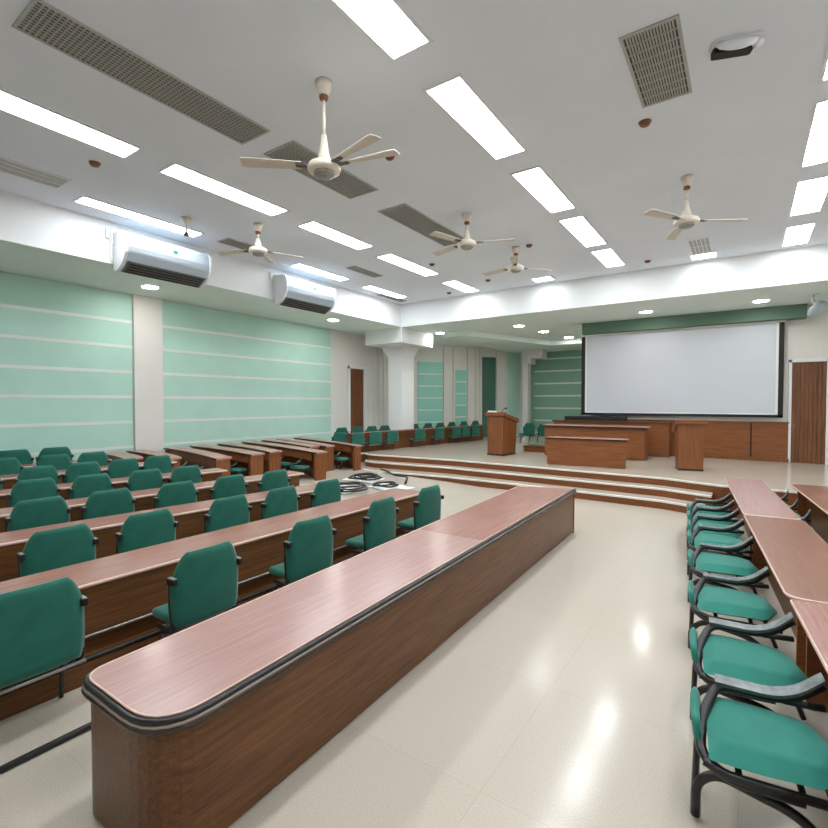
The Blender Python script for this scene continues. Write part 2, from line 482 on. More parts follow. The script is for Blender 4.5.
lights(.84, (1.2, 3.5, 5.85, 8.13, 10.45, 12.68), 'above the right-hand desks', 1., (.97, .97, .97, .97, .88, .74))
lights(-7.0, (-.2, 2.28, 4.83, 7.36, 9.95, 12.62), 'above the left seating', 1., (1.1, 1.1, 1.1, .94, 1.12, .79))
lights(-9.3, (4.6, 9.15, 11.9), 'along the left soffit', .8, (1.15, .97, .98))
lights(4.2, (1.2, 5.85, 10.4), 'added near right wall')  # extra row out of view, added for illumination
for x, y, lab in ((-4.7, 13.15, 'small square ceiling light by the front beam, left of the aisle row'), (-.85, 13.2, 'small square ceiling light by the front beam under the little grille')):
    dup(lp, (x, y, CE), 0, lab, 'small lights by the front beam', (1.2, .2, 1))

def make_down():
    t = thing('downlight', '', 'downlight')
    obj('trim_ring', lambda bm: lathe(bm, [(.17, -.0), (.2, -.012), (.2, -.001)], 24), 'plastic', t)
    obj('lens', lambda bm: lathe(bm, [(.0, -.02), (.12, -.018), (.168, -.006), (.168, -.002)], 24), 'down', t)
    return t
dp, du = make_down(), []
for x, y, z, w in ((-11.25, 5.67, SO, 'under the left soffit above the pilaster'), (-10.92, 11.26, SO, 'under the left soffit near the column'),
                (-9.62, 15.73, SO, 'over the stage just right of the column'), (-9.45, 17.9, SO-.0, 'over the stage, second right of the column'),
                (-6.48, 15.80, SO, 'over the stage left of the screen, nearest of three'), (-6.25, 17.6, SO, 'over the stage left of the screen, middle of three'),
                (-5.95, 19.7, SO, 'over the stage beside the screen edge, farthest of three'), (-2.43, 15.46, SO, 'in front of the screen, left one'), (.30, 15.48, SO, 'in front of the screen, right one')):
    inst(dp, du, (x, y, z), 0, 'round recessed downlight '+w, 'downlights under the soffits')

# ------------------------------------------------------------------ vents
def vent(x0, x1, y0, y1, label, nx, ny, z=CE, white=False):
    cx, cy = (x0+x1)/2, (y0+y1)/2
    t = thing('ceiling_vent', label, 'air vent', (cx, cy, z), 0, 'ceiling vents')
    a, b = (x1-x0)/2, (y1-y0)/2
    def fr(bm):
        w = .03
        box(bm, -a-w, a+w, -b-w, -b, -.015, 0); box(bm, -a-w, a+w, b, b+w, -.015, 0)
        box(bm, -a-w, -a, -b, b, -.015, 0); box(bm, a, a+w, -b, b, -.015, 0)
    obj('frame', fr, 'plastic' if white else 'ventbar', t)
    obj('duct_back', lambda bm: box(bm, -a, a, -b, b, -.003, -.001), 'gray' if white else 'ventback', t)
    def gr(bm):
        for i in range(1, nx):
            x = -a+2*a*i/nx; box(bm, x-.007, x+.007, -b, b, -.012, -.003)
        for i in range(1, ny):
            y = -b+2*b*i/ny; box(bm, -a, a, y-.007, y+.007, -.012, -.003)
    obj('grille', gr, 'plastic' if white else 'ventbar', t)
vent(-5.52, -5.02, 1.62, 4.0, 'long dark egg-crate ceiling vent at the upper left', 11, 52)
vent(-5.5, -4.95, 4.38, 6.09, 'grey egg-crate ceiling vent just behind the largest fan', 12, 40)
vent(-5.46, -4.91, 6.83, 9.1, 'grey egg-crate ceiling vent leading to the second fan of the aisle', 12, 52)
vent(-1.0, -.56, 4.92, 6.15, 'squarish ribbed ceiling vent at the top right', 17, 9)
vent(-9.1, -8.64, 1.2, 3.15, 'white framed ceiling vent at the left edge beside the soffit', 3, 1, white=True)
vent(-9.3, -8.95, 6.15, 6.95, 'small grey ceiling vent above the nearer air conditioner', 5, 12)
vent(-8.42, -8.16, 9.2, 10.28, 'narrow grey ceiling vent above the farther air conditioner', 4, 16)
vent(-1.05, -.68, 11.78, 12.9, 'small white grille above the little light by the front beam', 5, 2, white=True)
vent(-9.74, -9.5, 12.05, 13.3, 'thin grey ceiling vent in the far left ceiling corner', 3, 12)

# ------------------------------------------------------------------ fans
def fan(x, y, drop, angs, label, tilt=0.):
    t = thing('ceiling_fan', label, 'ceiling fan', (x, y, CE), 0, 'ceiling fans')
    obj('canopy', lambda bm: lathe(bm, [(.02, -.15), (.055, -.13), (.085, -.06), (.09, -.001)], 24), 'fanw', t)
    obj('ceiling_hook', lambda bm: lathe(bm, [(.012, -.2), (.045, -.185), (.05, -.152), (.03, -.14)], 16), 'rust', t)
    hz = -drop
    r0 = min(.34, drop*.45)
    obj('rod', lambda bm: lathe(bm, [(.02, hz+r0), (.017, -.19)], 12), 'fanw', t)
    obj('rod_cover', lambda bm: lathe(bm, [(.085, hz+.06), (.066, hz+.1), (.05, hz+.17), (.036, hz+.28 if r0 > .3 else hz+.2), (.026, hz+r0)], 20), 'fanw', t)
    mt = obj('motor', lambda bm: lathe(bm, [(.0, -.075+hz), (.1, -.072+hz), (.125, -.06+hz), (.168, -.05+hz), (.18, -.015+hz), (.165, .02+hz), (.11, .05+hz), (.06, .07+hz)], 32), 'fanw', t)
    obj('cap', lambda bm: lathe(bm, [(.0, -.115+hz), (.07, -.11+hz), (.11, -.09+hz), (.12, -.062+hz)], 24), 'steel', mt)
    for a in angs:
        A = Matrix.Rotation(math.radians(a), 4, 'Z')
        def bl(bm):
            tt = bmesh.new(); N = 8; top = []; bot = []
            for i in range(N+1):
                s = i/N; r = .24+s*.62; w = .055+.028*s+(.0 if s < .97 else -.008); tw = .25-.12*s
                for lst, dz in ((top, .006), (bot, -.002)):
                    lst.append([(r, -w*math.cos(tw), hz-w*math.sin(tw)+dz-.01*s), (r, 0, hz+dz+.008-.01*s), (r, w*math.cos(tw), hz+w*math.sin(tw)+dz-.01*s)])
            def strip(rows, sgn):
                vs = [[tt.verts.new(p) for p in row] for row in rows]
                for i in range(N):
                    for j in range(2): tt.faces.new((vs[i][j], vs[i+1][j], vs[i+1][j+1], vs[i][j+1]))
                return vs
            v1, v2 = strip(top, 1), strip(bot, -1)
            for i in range(N):
                tt.faces.new((v1[i][0], v2[i][0], v2[i+1][0], v1[i+1][0])); tt.faces.new((v1[i][2], v1[i+1][2], v2[i+1][2], v2[i][2]))
            for i in (0, N):
                for j in range(2): tt.faces.new((v1[i][j], v1[i][j+1], v2[i][j+1], v2[i][j]))
            merge(bm, tt, 0, A)
        b = obj('blade', bl, 'fanb', t)
        def arm(bm):
            tt = bmesh.new()
            box(tt, .15, .3, -.035, .035, hz-.008, hz+.004, 0, .003)
            for yy in (-.02, .02): lathe(tt, [(.008, hz-.014), (.008, hz-.006)], 8, 0, (.27, yy, 0))
            merge(bm, tt, 0, A)
        obj('blade_arm', arm, 'louver', b)
    return t
fan(-3.77, 3.76, .9, (-137, 12, -11), 'large cream ceiling fan nearest the camera, in front of a grey vent')
fan(-7.78, 5.98, .5, (-158, 66, 124), 'cream ceiling fan to the right of the nearer air conditioner')
fan(-4.23, 7.83, .53, (19, 165, 255), 'cream ceiling fan at the end of the third egg-crate vent')
fan(-4.23, 10.1, .45, (170, 50, 290), 'cream ceiling fan farthest away, near the front beam')
fan(-.78, 8.46, .66, (240, 32, 112), 'cream ceiling fan on the right in front of the screen beam')
t = thing('pendant_stub', 'short cream ceiling pendant with brown socket above the nearer air conditioner', 'pendant', (-8.63, 5.03, CE))
obj('canopy', lambda bm: lathe(bm, [(.02, -.13), (.05, -.11), (.085, -.05), (.09, -.001)], 20), 'fanw', t)
obj('rod', lambda bm: lathe(bm, [(.02, -.27), (.016, -.12)], 12), 'fanw', t)
obj('socket', lambda bm: lathe(bm, [(.01, -.34), (.045, -.33), (.05, -.29), (.03, -.265)], 16), 'rust', t)

# small ceiling devices
for x, y, w in ((-1.06, 6.52, 'below the squarish vent at top right'), (-4.13, 5.39, 'right of the largest fan'), (-7.73, 3.14, 'between the left panel lights'),
                (-3.94, 10.14, 'beside the farthest fan'), (-6.46, 10.15, 'near the far left panel lights'), (-6.0, 12.37, 'by the front beam'), (-7.70, 13.1, 'close to the far left ceiling corner'), (-2.0, 12.9, 'in front of the screen beam')):
    o = obj('ceiling_sensor', lambda bm: lathe(bm, [(.02, -.05), (.05, -.045), (.065, -.02), (.075, -.001)], 16), 'rust')
    o.location = (x, y, CE); tag(o, 'small brown round ceiling sensor '+w, 'sensor', 'brown ceiling sensors')
t = thing('ceiling_detector', 'white plastic ceiling detector at the top right beside the squarish vent', 'detector', (-.11, 5.57, CE), math.radians(200))
obj('base', lambda bm: prism(bm, rounded([(-.22, -.11), (.22, -.11), (.22, .09), (-.22, .09)], [.07]*4), -.03, 0), 'plastic', t)
obj('lens_strip', lambda bm: prism(bm, rounded([(-.14, -.105), (.2, -.105), (.2, .0), (-.14, .0)], [.03]*4), -.085, -.03), 'blackm', t)
def dcov(bm):
    tt = bmesh.new(); lathe(tt, [(.0, -.1), (.09, -.095), (.15, -.075), (.18, -.045), (.185, -.03)], 28)
    merge(bm, tt, 0, Matrix.Translation((.02, .045, 0)) @ Matrix.Scale(.27, 4, (0, 1, 0)))
obj('cover', dcov, 'plastic', t)
obj('end_cap', lambda bm: lathe(bm, [(.0, -.08), (.04, -.075), (.055, -.05), (.055, -.03)], 16, 0, (-.165, 0, 0)), 'plastic', t)

# ------------------------------------------------------------------ air conditioners
def aircon(y0, y1, label):
    t = thing('air_conditioner', label, 'air conditioner', (SX, y0, 4.7), 0, 'air conditioners on the left soffit')
    L = y1-y0
    prof = [(0, .05), (.12, 0), (.26, .06), (.40, .17), (.48, .30), (.5, .42), (.48, .60), (.42, .68), (.3, .71), (0, .72)]
    def ex(bm, pr, a, b, mi=0):
        n = len(pr)
        put(bm, [(x, a, z) for x, z in pr]+[(x, b, z) for x, z in pr], [tuple(range(n)), tuple(range(2*n-1, n-1, -1))]+[(i, n+i, n+(i+1)%n, (i+1)%n) for i in range(n)], mi)
    obj('casing', lambda bm: ex(bm, prof, .05, L-.05), 'plasticb', t)
    for a, b in ((0, .05), (L-.05, L)):
        big = [(x*1.03 if x else 0, z*1.03-.01) for x, z in prof]
        obj('end_cap', lambda bm: ex(bm, big, a, b), 'plastic', t)
    def lou(bm):
        # dark outlet panel on the sloping underside
        t2 = bmesh.new()
        for k, (s0, s1) in enumerate(((.06, .98),)):
            put(t2, [(.13, .09, .003), (.13, L-.09, .003), (.395, L-.09, .158), (.395, .09, .158), (.14, .09, -.012), (.14, L-.09, -.012), (.405, L-.09, .143), (.405, .09, .143)],
                [(0,1,2,3), (7,6,5,4), (0,4,5,1), (1,5,6,2), (2,6,7,3), (3,7,4,0)])
        merge(bm, t2)
    lv = obj('outlet', lou, 'louver', t)
    def slats(bm):
        for k in range(4):
            u = .12+k*.24; x = .14+.26*u; z = -.014+.155*u
            tube(bm, [(x, .14, z-.004), (x, L-.14, z-.004)], .012, 6, 0, 0)
    obj('louver_slat', slats, 'blackm', lv)
    obj('seam', lambda bm: box(bm, .488, .494, .06, L-.06, .335, .345), 'gray', t)
    def bd(bm):
        tt = bmesh.new(); lathe(tt, [(.0, 0), (.055, 0), (.05, .008)], 20); merge(bm, tt, 0, Matrix.Translation((.488, L*.55, .52)) @ Matrix.Rotation(PI/2, 4, 'Y') @ Matrix.Scale(.7, 4, (1, 0, 0)))
    obj('badge', bd, 'badge', t)
    def pipe(bm):
        tube(bm, [(.05, -.02, .1), (.05, -.05, .3), (.05, -.05, .62)], .02); tube(bm, [(.1, -.015, .5), (.1, -.05, .5), (.1, -.05, .78)], .012)
        box(bm, .0, .06, -.14, -.08, .6, .78, 0, .01)
    obj('pipework', pipe, 'cream', t)
aircon(4.35, 6.1, 'nearer white wall air conditioner, at the left above the pilaster')
aircon(8.15, 9.92, 'farther white wall air conditioner, behind the second fan on the left')

# ------------------------------------------------------------------ projection screen and speaker
t = thing('projection_screen', 'large pale grey projection screen with black border on the front wall', 'projection screen', (-1.87, 16.83, 1.82))
obj('cloth', lambda bm: box(bm, -2.58, 2.56, -.005, .005, .06, 2.645), 'screen', t)
def bdr(bm):
    box(bm, -2.76, -2.64, -.02, .03, -.06, 2.645); box(bm, 2.62, 2.74, -.02, .03, -.06, 2.645); box(bm, -2.76, 2.74, -.02, .03, -.06, .02)
obj('border', bdr, 'blackm', t)
def wbd(bm):
    box(bm, -2.64, -2.58, -.012, .01, .02, 2.645); box(bm, 2.56, 2.62, -.012, .01, .02, 2.645); box(bm, -2.58, 2.56, -.012, .01, .02, .06)
obj('inner_edge', wbd, 'white', t)
obj('housing', lambda bm: box(bm, -2.78, 2.76, -.09, -.03, 2.59, 2.645, 0, .01), 'cream', t)
t = thing('wall_speaker', 'small white speaker on a bracket under the soffit at the right edge', 'speaker', (1.34, 15.3, SO))
t.scale = (1.25, 1.25, 1.2)
def wsb(bm):
    tube(bm, [(0, 0, 0), (0, 0, -.15), (.06, -.02, -.22)], .03)
    lathe(bm, [(.09, -.015), (.09, -.001)], 16)
obj('bracket', wsb, 'plastic', t)
def wsp(bm):
    tt = bmesh.new(); lathe(tt, [(.0, -.2), (.08, -.19), (.11, -.1), (.11, .08), (.07, .17), (0, .19)], 20)
    merge(bm, tt, 0, Matrix.Translation((.06, -.04, -.3)) @ Matrix.Rotation(1.0, 4, 'X') @ Matrix.Rotation(.4, 4, 'Y'))
obj('shell', wsp, 'plasticb', t)
def wsg(bm):
    tt = bmesh.new(); lathe(tt, [(.0, -.215), (.07, -.205), (.075, -.19)], 20)
    merge(bm, tt, 0, Matrix.Translation((.06, -.04, -.3)) @ Matrix.Rotation(1.0, 4, 'X') @ Matrix.Rotation(.4, 4, 'Y'))
obj('grille', wsg, 'blackm', t)

# ------------------------------------------------------------------ long front counter
def inset(poly, d):
    n = len(poly); out = []
    a = sum(poly[i][0]*poly[(i+1)%n][1]-poly[(i+1)%n][0]*poly[i][1] for i in range(n)); sg = 1 if a > 0 else -1
    for i in range(n):
        p, q, r = Vector(poly[i-1]), Vector(poly[i]), Vector(poly[(i+1)%n])
        d1, d2 = (q-p).normalized(), (r-q).normalized()
        n1, n2 = Vector((-d1.y, d1.x))*sg, Vector((-d2.y, d2.x))*sg
        m = (n1+n2); m = m/max(.3, m.length_squared/2) if m.length > 1e-6 else n1
        out.append((q.x+m.x*d, q.y+m.y*d))
    return out
FD = [(-2.92, 1.06), (-2.12, 1.06), (-2.34, 8.2), (-3.24, 7.85)]
FR = [.14, .28, .02, .02]
t = thing('long_counter_desk', 'long wooden counter desk with rounded near end along the central aisle', 'desk', (-2.6, 1., 0))
def atfd(fn):
    def g(bm):
        fn(bm); bm.transform(Matrix.Translation((2.6, -1., 0)))
    return g
outer = rounded(FD, FR)
obj('body', atfd(lambda bm: prism(bm, inset(outer, .022), .02, .665)), 'body', t)
obj('plinth', atfd(lambda bm: prism(bm, inset(outer, .05), 0, .02)), 'edge', t)
def mould(bm):
    for ins, z, r, mi in ((.003, .683, .022, 0), (-.008, .704, .008, 1), (.004, .722, .016, 2)):
        P = [Vector((x, y, z)) for x, y in inset(outer, ins)]
        tube(bm, P, r, 8, mi, 0, True)
mo = obj('edge_moulding', atfd(mould), ['edge', 'edgeb', 'edgek'], t)
for p in mo.data.polygons: p.use_smooth = True
def split(poly, y, near):
    out = []; n = len(poly)
    for i in range(n):
        a, b = poly[i], poly[(i+1) % n]
        ia, ib = (a[1] <= y) == near, (b[1] <= y) == near
        if ia: out.append(a)
        if ia != ib:
            u = (y-a[1])/(b[1]-a[1]); out.append((a[0]+u*(b[0]-a[0]), y))
    return out
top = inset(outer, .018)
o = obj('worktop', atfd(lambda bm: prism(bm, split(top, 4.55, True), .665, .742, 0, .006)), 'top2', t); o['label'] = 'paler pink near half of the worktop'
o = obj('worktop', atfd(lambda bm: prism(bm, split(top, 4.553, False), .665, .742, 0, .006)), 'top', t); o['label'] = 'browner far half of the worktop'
obj('edge_strip', atfd(lambda bm: tube(bm, [Vector((x, y, .741)) for x, y in inset(outer, .02)], .006, 6, 0, 0, True)), 'edgel', t)

# ------------------------------------------------------------------ straight desks on the left
def row_desk(a, b, depth, label, endr=.0, rails=False, h=.74):
    """near edge from a to b; the desk lies on the -x side"""
    a, b = Vector(a), Vector(b)
    d = (b-a); L = d.length; d.normalize(); nn = Vector((-d.y, d.x))      # towards -x
    zc = ramp((a.x+b.x)/2-depth/2)
    t = thing('row_desk', label, 'desk', (a.x, a.y, zc), math.atan2(d.y, d.x)-PI/2, 'straight desks of the left seating')
    # local: y along the row, x = -v
    lo = lambda x, y: ramp(a.x+d.x*y+nn.x*(-x))-zc
    P = rounded([(-depth, 0), (0, 0), (0, L), (-depth, L)], [.01, .01, endr, endr*.6])
    obj('tabletop', lambda bm: prism(bm, P, h-.04, h, 0, .006), 'top', t)
    obj('edge_strip', lambda bm: tube(bm, [Vector((x, y, h-.02)) for x, y in inset(P, -.001)], .013, 6, 0, 0, True, 1.3), 'edgel', t)
    obj('modesty_panel', lambda bm: prism(bm, [(-.05, .03), (-.012, .03), (-.012, L-.1), (-.05, L-.1)], 0, h-.04, 0, 0, lo), 'body', t)
    for y in (.03, L-.1):
        obj('end_panel', lambda bm: prism(bm, [(-depth+.03, y), (-.07, y), (-.07, y+.035), (-depth+.03, y+.035)], 0, h-.04, 0, 0, lo), 'bodyx', t)
    obj('shelf', lambda bm: prism(bm, [(-depth+.05, .07), (-.075, .07), (-.075, L-.1), (-depth+.05, L-.1)], h-.2, h-.18), 'bodyx', t)
    if rails:
        obj('foot_rail', lambda bm: tube(bm, [(.01, .05, .31), (.01, L-.15, .31)], .012, 8, 0, 0), 'steel', t)['label'] = 'grey steel rail along the panel'
        obj('kick_board', lambda bm: box(bm, -.01, .16, .05, L-.2, 0, .17, 0, .01), 'body', t)
        obj('foot_rail', lambda bm: tube(bm, [(.14, .05, .19), (.14, L-.2, .19)], .02, 8, 0, 0), 'black', t)['label'] = 'black tube along the panel'
row_desk((-4.38, -1.2), (-4.29, 6.5), .6, 'straight wooden desk just behind the first row of teal chairs, nearest of six', .16, True)
row_desk((-6.43, -.4), (-5.70, 5.95), .5, 'straight wooden desk facing the second row of teal chairs', .03)
row_desk((-7.60, .4), (-7.05, 6.45), .45, 'straight wooden desk facing the third row of teal chairs', .03)
row_desk((-8.98, .9), (-8.28, 5.6), .42, 'straight wooden desk facing the fourth row of teal chairs', .03)
row_desk((-10.15, 1.2), (-9.90, 5.5), .42, 'straight wooden desk facing the fifth row of teal chairs', .03)
row_desk((-11.2, 1.6), (-11.02, 4.7), .4, 'straight wooden desk facing the sixth row of teal chairs, farthest of six', .03)

# ------------------------------------------------------------------ teal chairs with tall backs
def back_w(t):
    if t < .1: return .262+.023*math.sin(t/.1*PI/2)
    if t < .66: return .285+.006*math.sin((t-.1)/.56*PI)
    u = (t-.66)/.34
    return .285-.06*u-.04*u**4
def make_chair():
    t = thing('auditorium_chair', '', 'chair')
    obj('backrest', lambda bm: pad(bm, back_w, .40, 1.0, .06, .04, .03, 18, 14), 'teal', t)
    def seat(bm):
        tt = bmesh.new(); box(tt, -.0, .40, -.25, .25, .41, .485, 0, .032); merge(bm, tt, 0, None, True)
    obj('seat', seat, 'teal', t)
    for s in (-1, 1):
        y = .283*s
        u = obj('upright', lambda bm: tube(bm, [(.05, y, .82), (.05, y*1.0, .6), (.035, y*.97, .37), (.3, y*.85, .36)], .018, 8, 0, .05), 'black', t)
        obj('bracket', lambda bm: box(bm, -.035, .06, y-.012, y+.026, .77, .82, 0, .006), 'black', u)
        obj('cap', lambda bm: box(bm, -.03, .05, y-.008, y+.022, .819, .828, 0, .004), 'steel', u)  # pale strip standing in for the white highlight on the bracket
        y2 = .24*s
        obj('leg', lambda bm: tube(bm, [(.06, y2, .36), (.27, y2, .31), (.31, y2, .02)], .016, 8, 0, .04), 'black', t)
    obj('cross_bar', lambda bm: (tube(bm, [(.02, -.29, .365), (.02, .29, .365)], .014, 8, 0, 0), tube(bm, [(.25, -.25, .365), (.25, .25, .365)], .014, 8, 0, 0)), 'steel', t)
    return t
cp, cu = make_chair(), []
rows = [
    ('first', [(-3.82, 1.14), (-3.66, 2.29), (-3.66, 3.46), (-3.69, 4.67), (-3.68, 5.74)]),
    ('second', [(-5.38, 1.84), (-5.36, 2.66), (-5.36, 3.66), (-5.34, 4.48), (-5.28, 5.32)]),
    ('third', [(-6.90, 2.16), (-6.84, 2.90), (-6.72, 3.74), (-6.66, 4.56), (-6.56, 5.36)]),
    ('fourth', [(-8.24, 2.52), (-8.10, 3.19), (-8.00, 3.93), (-7.90, 4.56)]),
    ('fifth', [(-9.42, 2.18), (-9.38, 2.92), (-9.34, 3.55), (-9.34, 4.2), (-9.34, 4.82)]),
    ('sixth', [(-10.62, 2.78), (-10.60, 3.54), (-10.52, 4.16)]),
    ('seventh', [(-11.68, 3.24), (-11.68, 3.93)]),
]
for nm, ps in rows:
    for i, (x, y) in enumerate(ps):
        lab = 'teal chair, back to the camera, %s from left in %s row of left seating' % (ORD[i], nm)
        g = 0. if nm != 'first' else math.radians((0, 2, -3, 1, -2)[i])
        inst(cp, cu, (x, y, ramp(x)), PI+g, lab, 'chairs in the %s row on the left' % nm, (1, 1.0 if nm in ('fourth', 'fifth', 'sixth') else 1.06, 1))
o = obj('floor_rail', lambda bm: tube(bm, [(0, -1.2, .022), (0, 6.2, .022)], .022, 8, 0, 0), 'black')
o.location = (-3.60, 0, 0); tag(o, 'long black tube lying on the floor beneath the first row of chairs', 'rail')

# ------------------------------------------------------------------ curved desks further left
def curved_desk(y0, y1, x1, x0, label, depth=.42, bow=.12, h=.74):
    """near edge runs from the wall side (x0, y0) to the aisle end (x1, y1)"""
    zc = ramp((x0+x1)/2)
    t = thing('curved_desk', label, 'desk', (x1, y1, ramp(x1)), 0, 'curved desks of the left seating')
    N = 12; near = []
    for i in range(N+1):
        u = i/N; near.append((x0+(x1-x0)*u-x1, y0+(y1-y0)*u+bow*4*u*(1-u)*1.0-y1))
    far = [(x, y+depth) for x, y in near]
    hz = lambda x: ramp(x+x1)-ramp(x1)
    def strip(bm, A, B, z0, z1, g0=None, mi=0):
        n = len(A)
        v = [(x, y, (hz(x)+z0 if g0 is None else hz(x)+g0)) for x, y in A]+[(x, y, hz(x)+(z0 if g0 is None else g0)) for x, y in B]
        v += [(x, y, hz(x)+z1) for x, y in A]+[(x, y, hz(x)+z1) for x, y in B]
        fs = []
        for i in range(n-1):
            fs += [(i, n+i, n+i+1, i+1), (2*n+i, 2*n+i+1, 3*n+i+1, 3*n+i), (i, i+1, 2*n+i+1, 2*n+i), (n+i, 3*n+i, 3*n+i+1, n+i+1)]
        fs += [(0, 2*n, 3*n, n), (n-1, 2*n-1, 4*n-1, 3*n-1)]
        put(bm, v, fs, mi)
    obj('tabletop', lambda bm: strip(bm, near, far, h-.04, h), 'topx', t)
    obj('edge_strip', lambda bm: tube(bm, [Vector((x, y-.005, hz(x)+h-.022)) for x, y in near], .02, 6, 0, 0), 'edge', t)
    i0 = [(x, y+.03) for x, y in near[:-1]]; i1 = [(x, y+.055) for x, y in near[:-1]]
    obj('apron', lambda bm: strip(bm, i0, i1, h-.24, h-.04), 'bodyx', t)
    j0 = [(x, y+depth-.05) for x, y in near[:-1]]; j1 = [(x, y+depth-.02) for x, y in near[:-1]]
    obj('modesty_panel', lambda bm: strip(bm, j0, j1, 0.0, h-.04), 'bodyx', t)
    obj('end_panel', lambda bm: box(bm, -.12, -.03, .02, depth-.02, 0, h-.04, 0, .006), 'bodyz', t)
cd = [(4.88, 4.92, -10.95), (5.55, 5.56, -10.45), (6.45, 6.35, -9.8), (7.15, 7.32, -9.85), (7.95, 7.95, -9.95), (8.75, 8.75, -9.1), (9.45, 9.45, -10.1), (10.0, 9.9, -9.9), (10.72, 10.62, -9.42)]
for i, (y0, y1, x1) in enumerate(cd):
    curved_desk(y0, y1, x1, -12.2, 'curved wooden desk in the far left block, %s counted from the camera' % ORD[i], .40 if i not in (1, 7, 8) else (.36 if i < 8 else .3), .1)

# ------------------------------------------------------------------ teal armchairs with a single side arm
def make_armchair():
    """faces +x; arm on the +y side"""
    t = thing('arm_chair', '', 'chair')
    def seat(bm):
        # plump cushion, narrower and rounded towards the front
        N, K = 10, 10; g = {}
        for sd in (0, 1):
            for i in range(N+1):
                u = i/N
                for j in range(K+1):
                    v = -1+2*j/K
                    x = -.28+.58*u; w = .285-.05*max(0, u-.35)/.65-.13*max(0, (u-.78)/.22)**2
                    y = w*v
                    x += -.05*max(0, u-.6)/.4*v*v
                    e = min(1, (1-abs(v))/.22); eu = min(1, min(u, 1-u)/.16)
                    k = math.sqrt(max(0, 1-(1-e)**2))*math.sqrt(max(0, 1-(1-eu)**2))
                    z = .43+(.055*k if sd == 0 else -.03*k)+.012*math.cos(v*1.5)-.05*max(0, u-.7)
                    g[sd, i, j] = bm.verts.new((x, y, z))
        def F(*q):
            f = bm.faces.new([g[a] for a in q]); f.smooth = True
        for i in range(N):
            for j in range(K):
                F((0,i,j),(0,i+1,j),(0,i+1,j+1),(0,i,j+1)); F((1,i,j),(1,i,j+1),(1,i+1,j+1),(1,i+1,j))
            F((0,i,0),(1,i,0),(1,i+1,0),(0,i+1,0)); F((0,i,K),(0,i+1,K),(1,i+1,K),(1,i,K))
        for j in range(K):
            F((0,0,j),(0,0,j+1),(1,0,j+1),(1,0,j)); F((0,N,j),(1,N,j),(1,N,j+1),(0,N,j+1))
    obj('seat', seat, 'tealb', t)
    def lowback(bm):
        tt = bmesh.new(); pad(tt, lambda q: .2-.03*q*q, .42, .53, .045, .02, .12, 8, 10)
        merge(bm, tt, 0, Matrix.Translation((-.325, .08, -.03)))
    obj('backrest', lowback, 'tealb', t)
    # arm frame: sweeps up along the rear edge of the seat and forward over the far side
    a = obj('arm_frame', lambda bm: tube(bm, [(.1, -.27, .36), (-.2, -.26, .345), (-.315, -.16, .37), (-.30, .06, .45), (-.22, .285, .535), (.06, .285, .53), (.16, .285, .57), (.27, .285, .67)], .026, 10, 0, .09), 'black', t)
    def armpad(bm):
        pts = fillet([(-.23, .285, .568), (.04, .285, .564), (.15, .285, .604), (.265, .285, .714)], .08, 4)
        w = .05
        rows_ = []
        for p in pts:
            rows_.append([bm.verts.new((p.x, p.y-w, p.z)), bm.verts.new((p.x, p.y+w, p.z)), bm.verts.new((p.x, p.y+w*.8, p.z-.024)), bm.verts.new((p.x, p.y-w*.8, p.z-.024))])
        for A, B in zip(rows_, rows_[1:]):
            for k in range(4): bm.faces.new((A[k], A[(k+1) % 4], B[(k+1) % 4], B[k]))
        bm.faces.new(rows_[0][::-1]); bm.faces.new(rows_[-1])
    obj('armrest', armpad, 'armg', a)
    obj('arm_brace', lambda bm: tube(bm, [(-.05, .285, .535), (.12, .285, .53), (.275, .285, .54)], .02, 8, 0, .05), 'black', a)
    obj('side_rail', lambda bm: tube(bm, [(-.3, -.26, .40), (-.2, -.28, .375), (.3, -.24, .36)], .022, 8, 0, .05), 'black', t)
    obj('leg', lambda bm: tube(bm, [(-.33, -.14, .02), (-.33, -.14, .2), (-.24, -.16, .29), (.1, -.22, .25), (.32, -.25, .02)], .024, 8, 0, .09), 'black', t)['label'] = 'bent black near leg tube'
    obj('leg', lambda bm: tube(bm, [(-.33, .05, .02), (-.32, .05, .36), (-.2, .2, .36), (.2, .22, .36), (.33, .24, .02)], .018, 8, 0, .07), 'black', t)['label'] = 'black far leg tube'
    obj('cross_bar', lambda bm: (tube(bm, [(.1, -.25, .36), (.1, .23, .36)], .015, 8, 0, 0), tube(bm, [(-.15, -.25, .36), (-.15, .23, .36)], .015, 8, 0, 0)), 'black', t)
    return t
ap, au = make_armchair(), []
ra = math.radians(5.2)
for i, (x, y, s) in enumerate([(.13, 3.06, 1.), (.055, 3.93, 1.), (-.05, 5.02, 1.), (-.15, 6.15, 1.), (-.235, 7.08, 1.), (-.295, 7.75, 1.), (-.355, 8.4, 1.), (-.415, 9.05, 1.)]):
    inst(ap, au, (x, y, 0), ra, 'teal armchair with black arm along the right aisle, %s from the camera' % ORD[i], 'armchairs at the right desks')
for i, (x, y) in enumerate([(.695, 8.55), (.615, 9.4), (.54, 10.2)]):
    dup(ap, (x, y, 0), ra, 'teal armchair squeezed between the right-hand desks, %s from the camera' % ORD[i], 'armchairs between the right desks', (.42, .8, .95))
n = 0
for i, (y0, y1, x1) in enumerate(cd):
    if i not in (2, 3, 5, 6, 8): continue
    for k in range(2):
        x = x1-.55-k*.72; n += 1
        dup(ap, (x, y1+.02, ramp(x)), PI/2, 'teal chair under the %s curved desk, %s from its aisle end' % (ORD[i], ORD[k]), 'chairs under the curved desks', (.62, .85, .68))

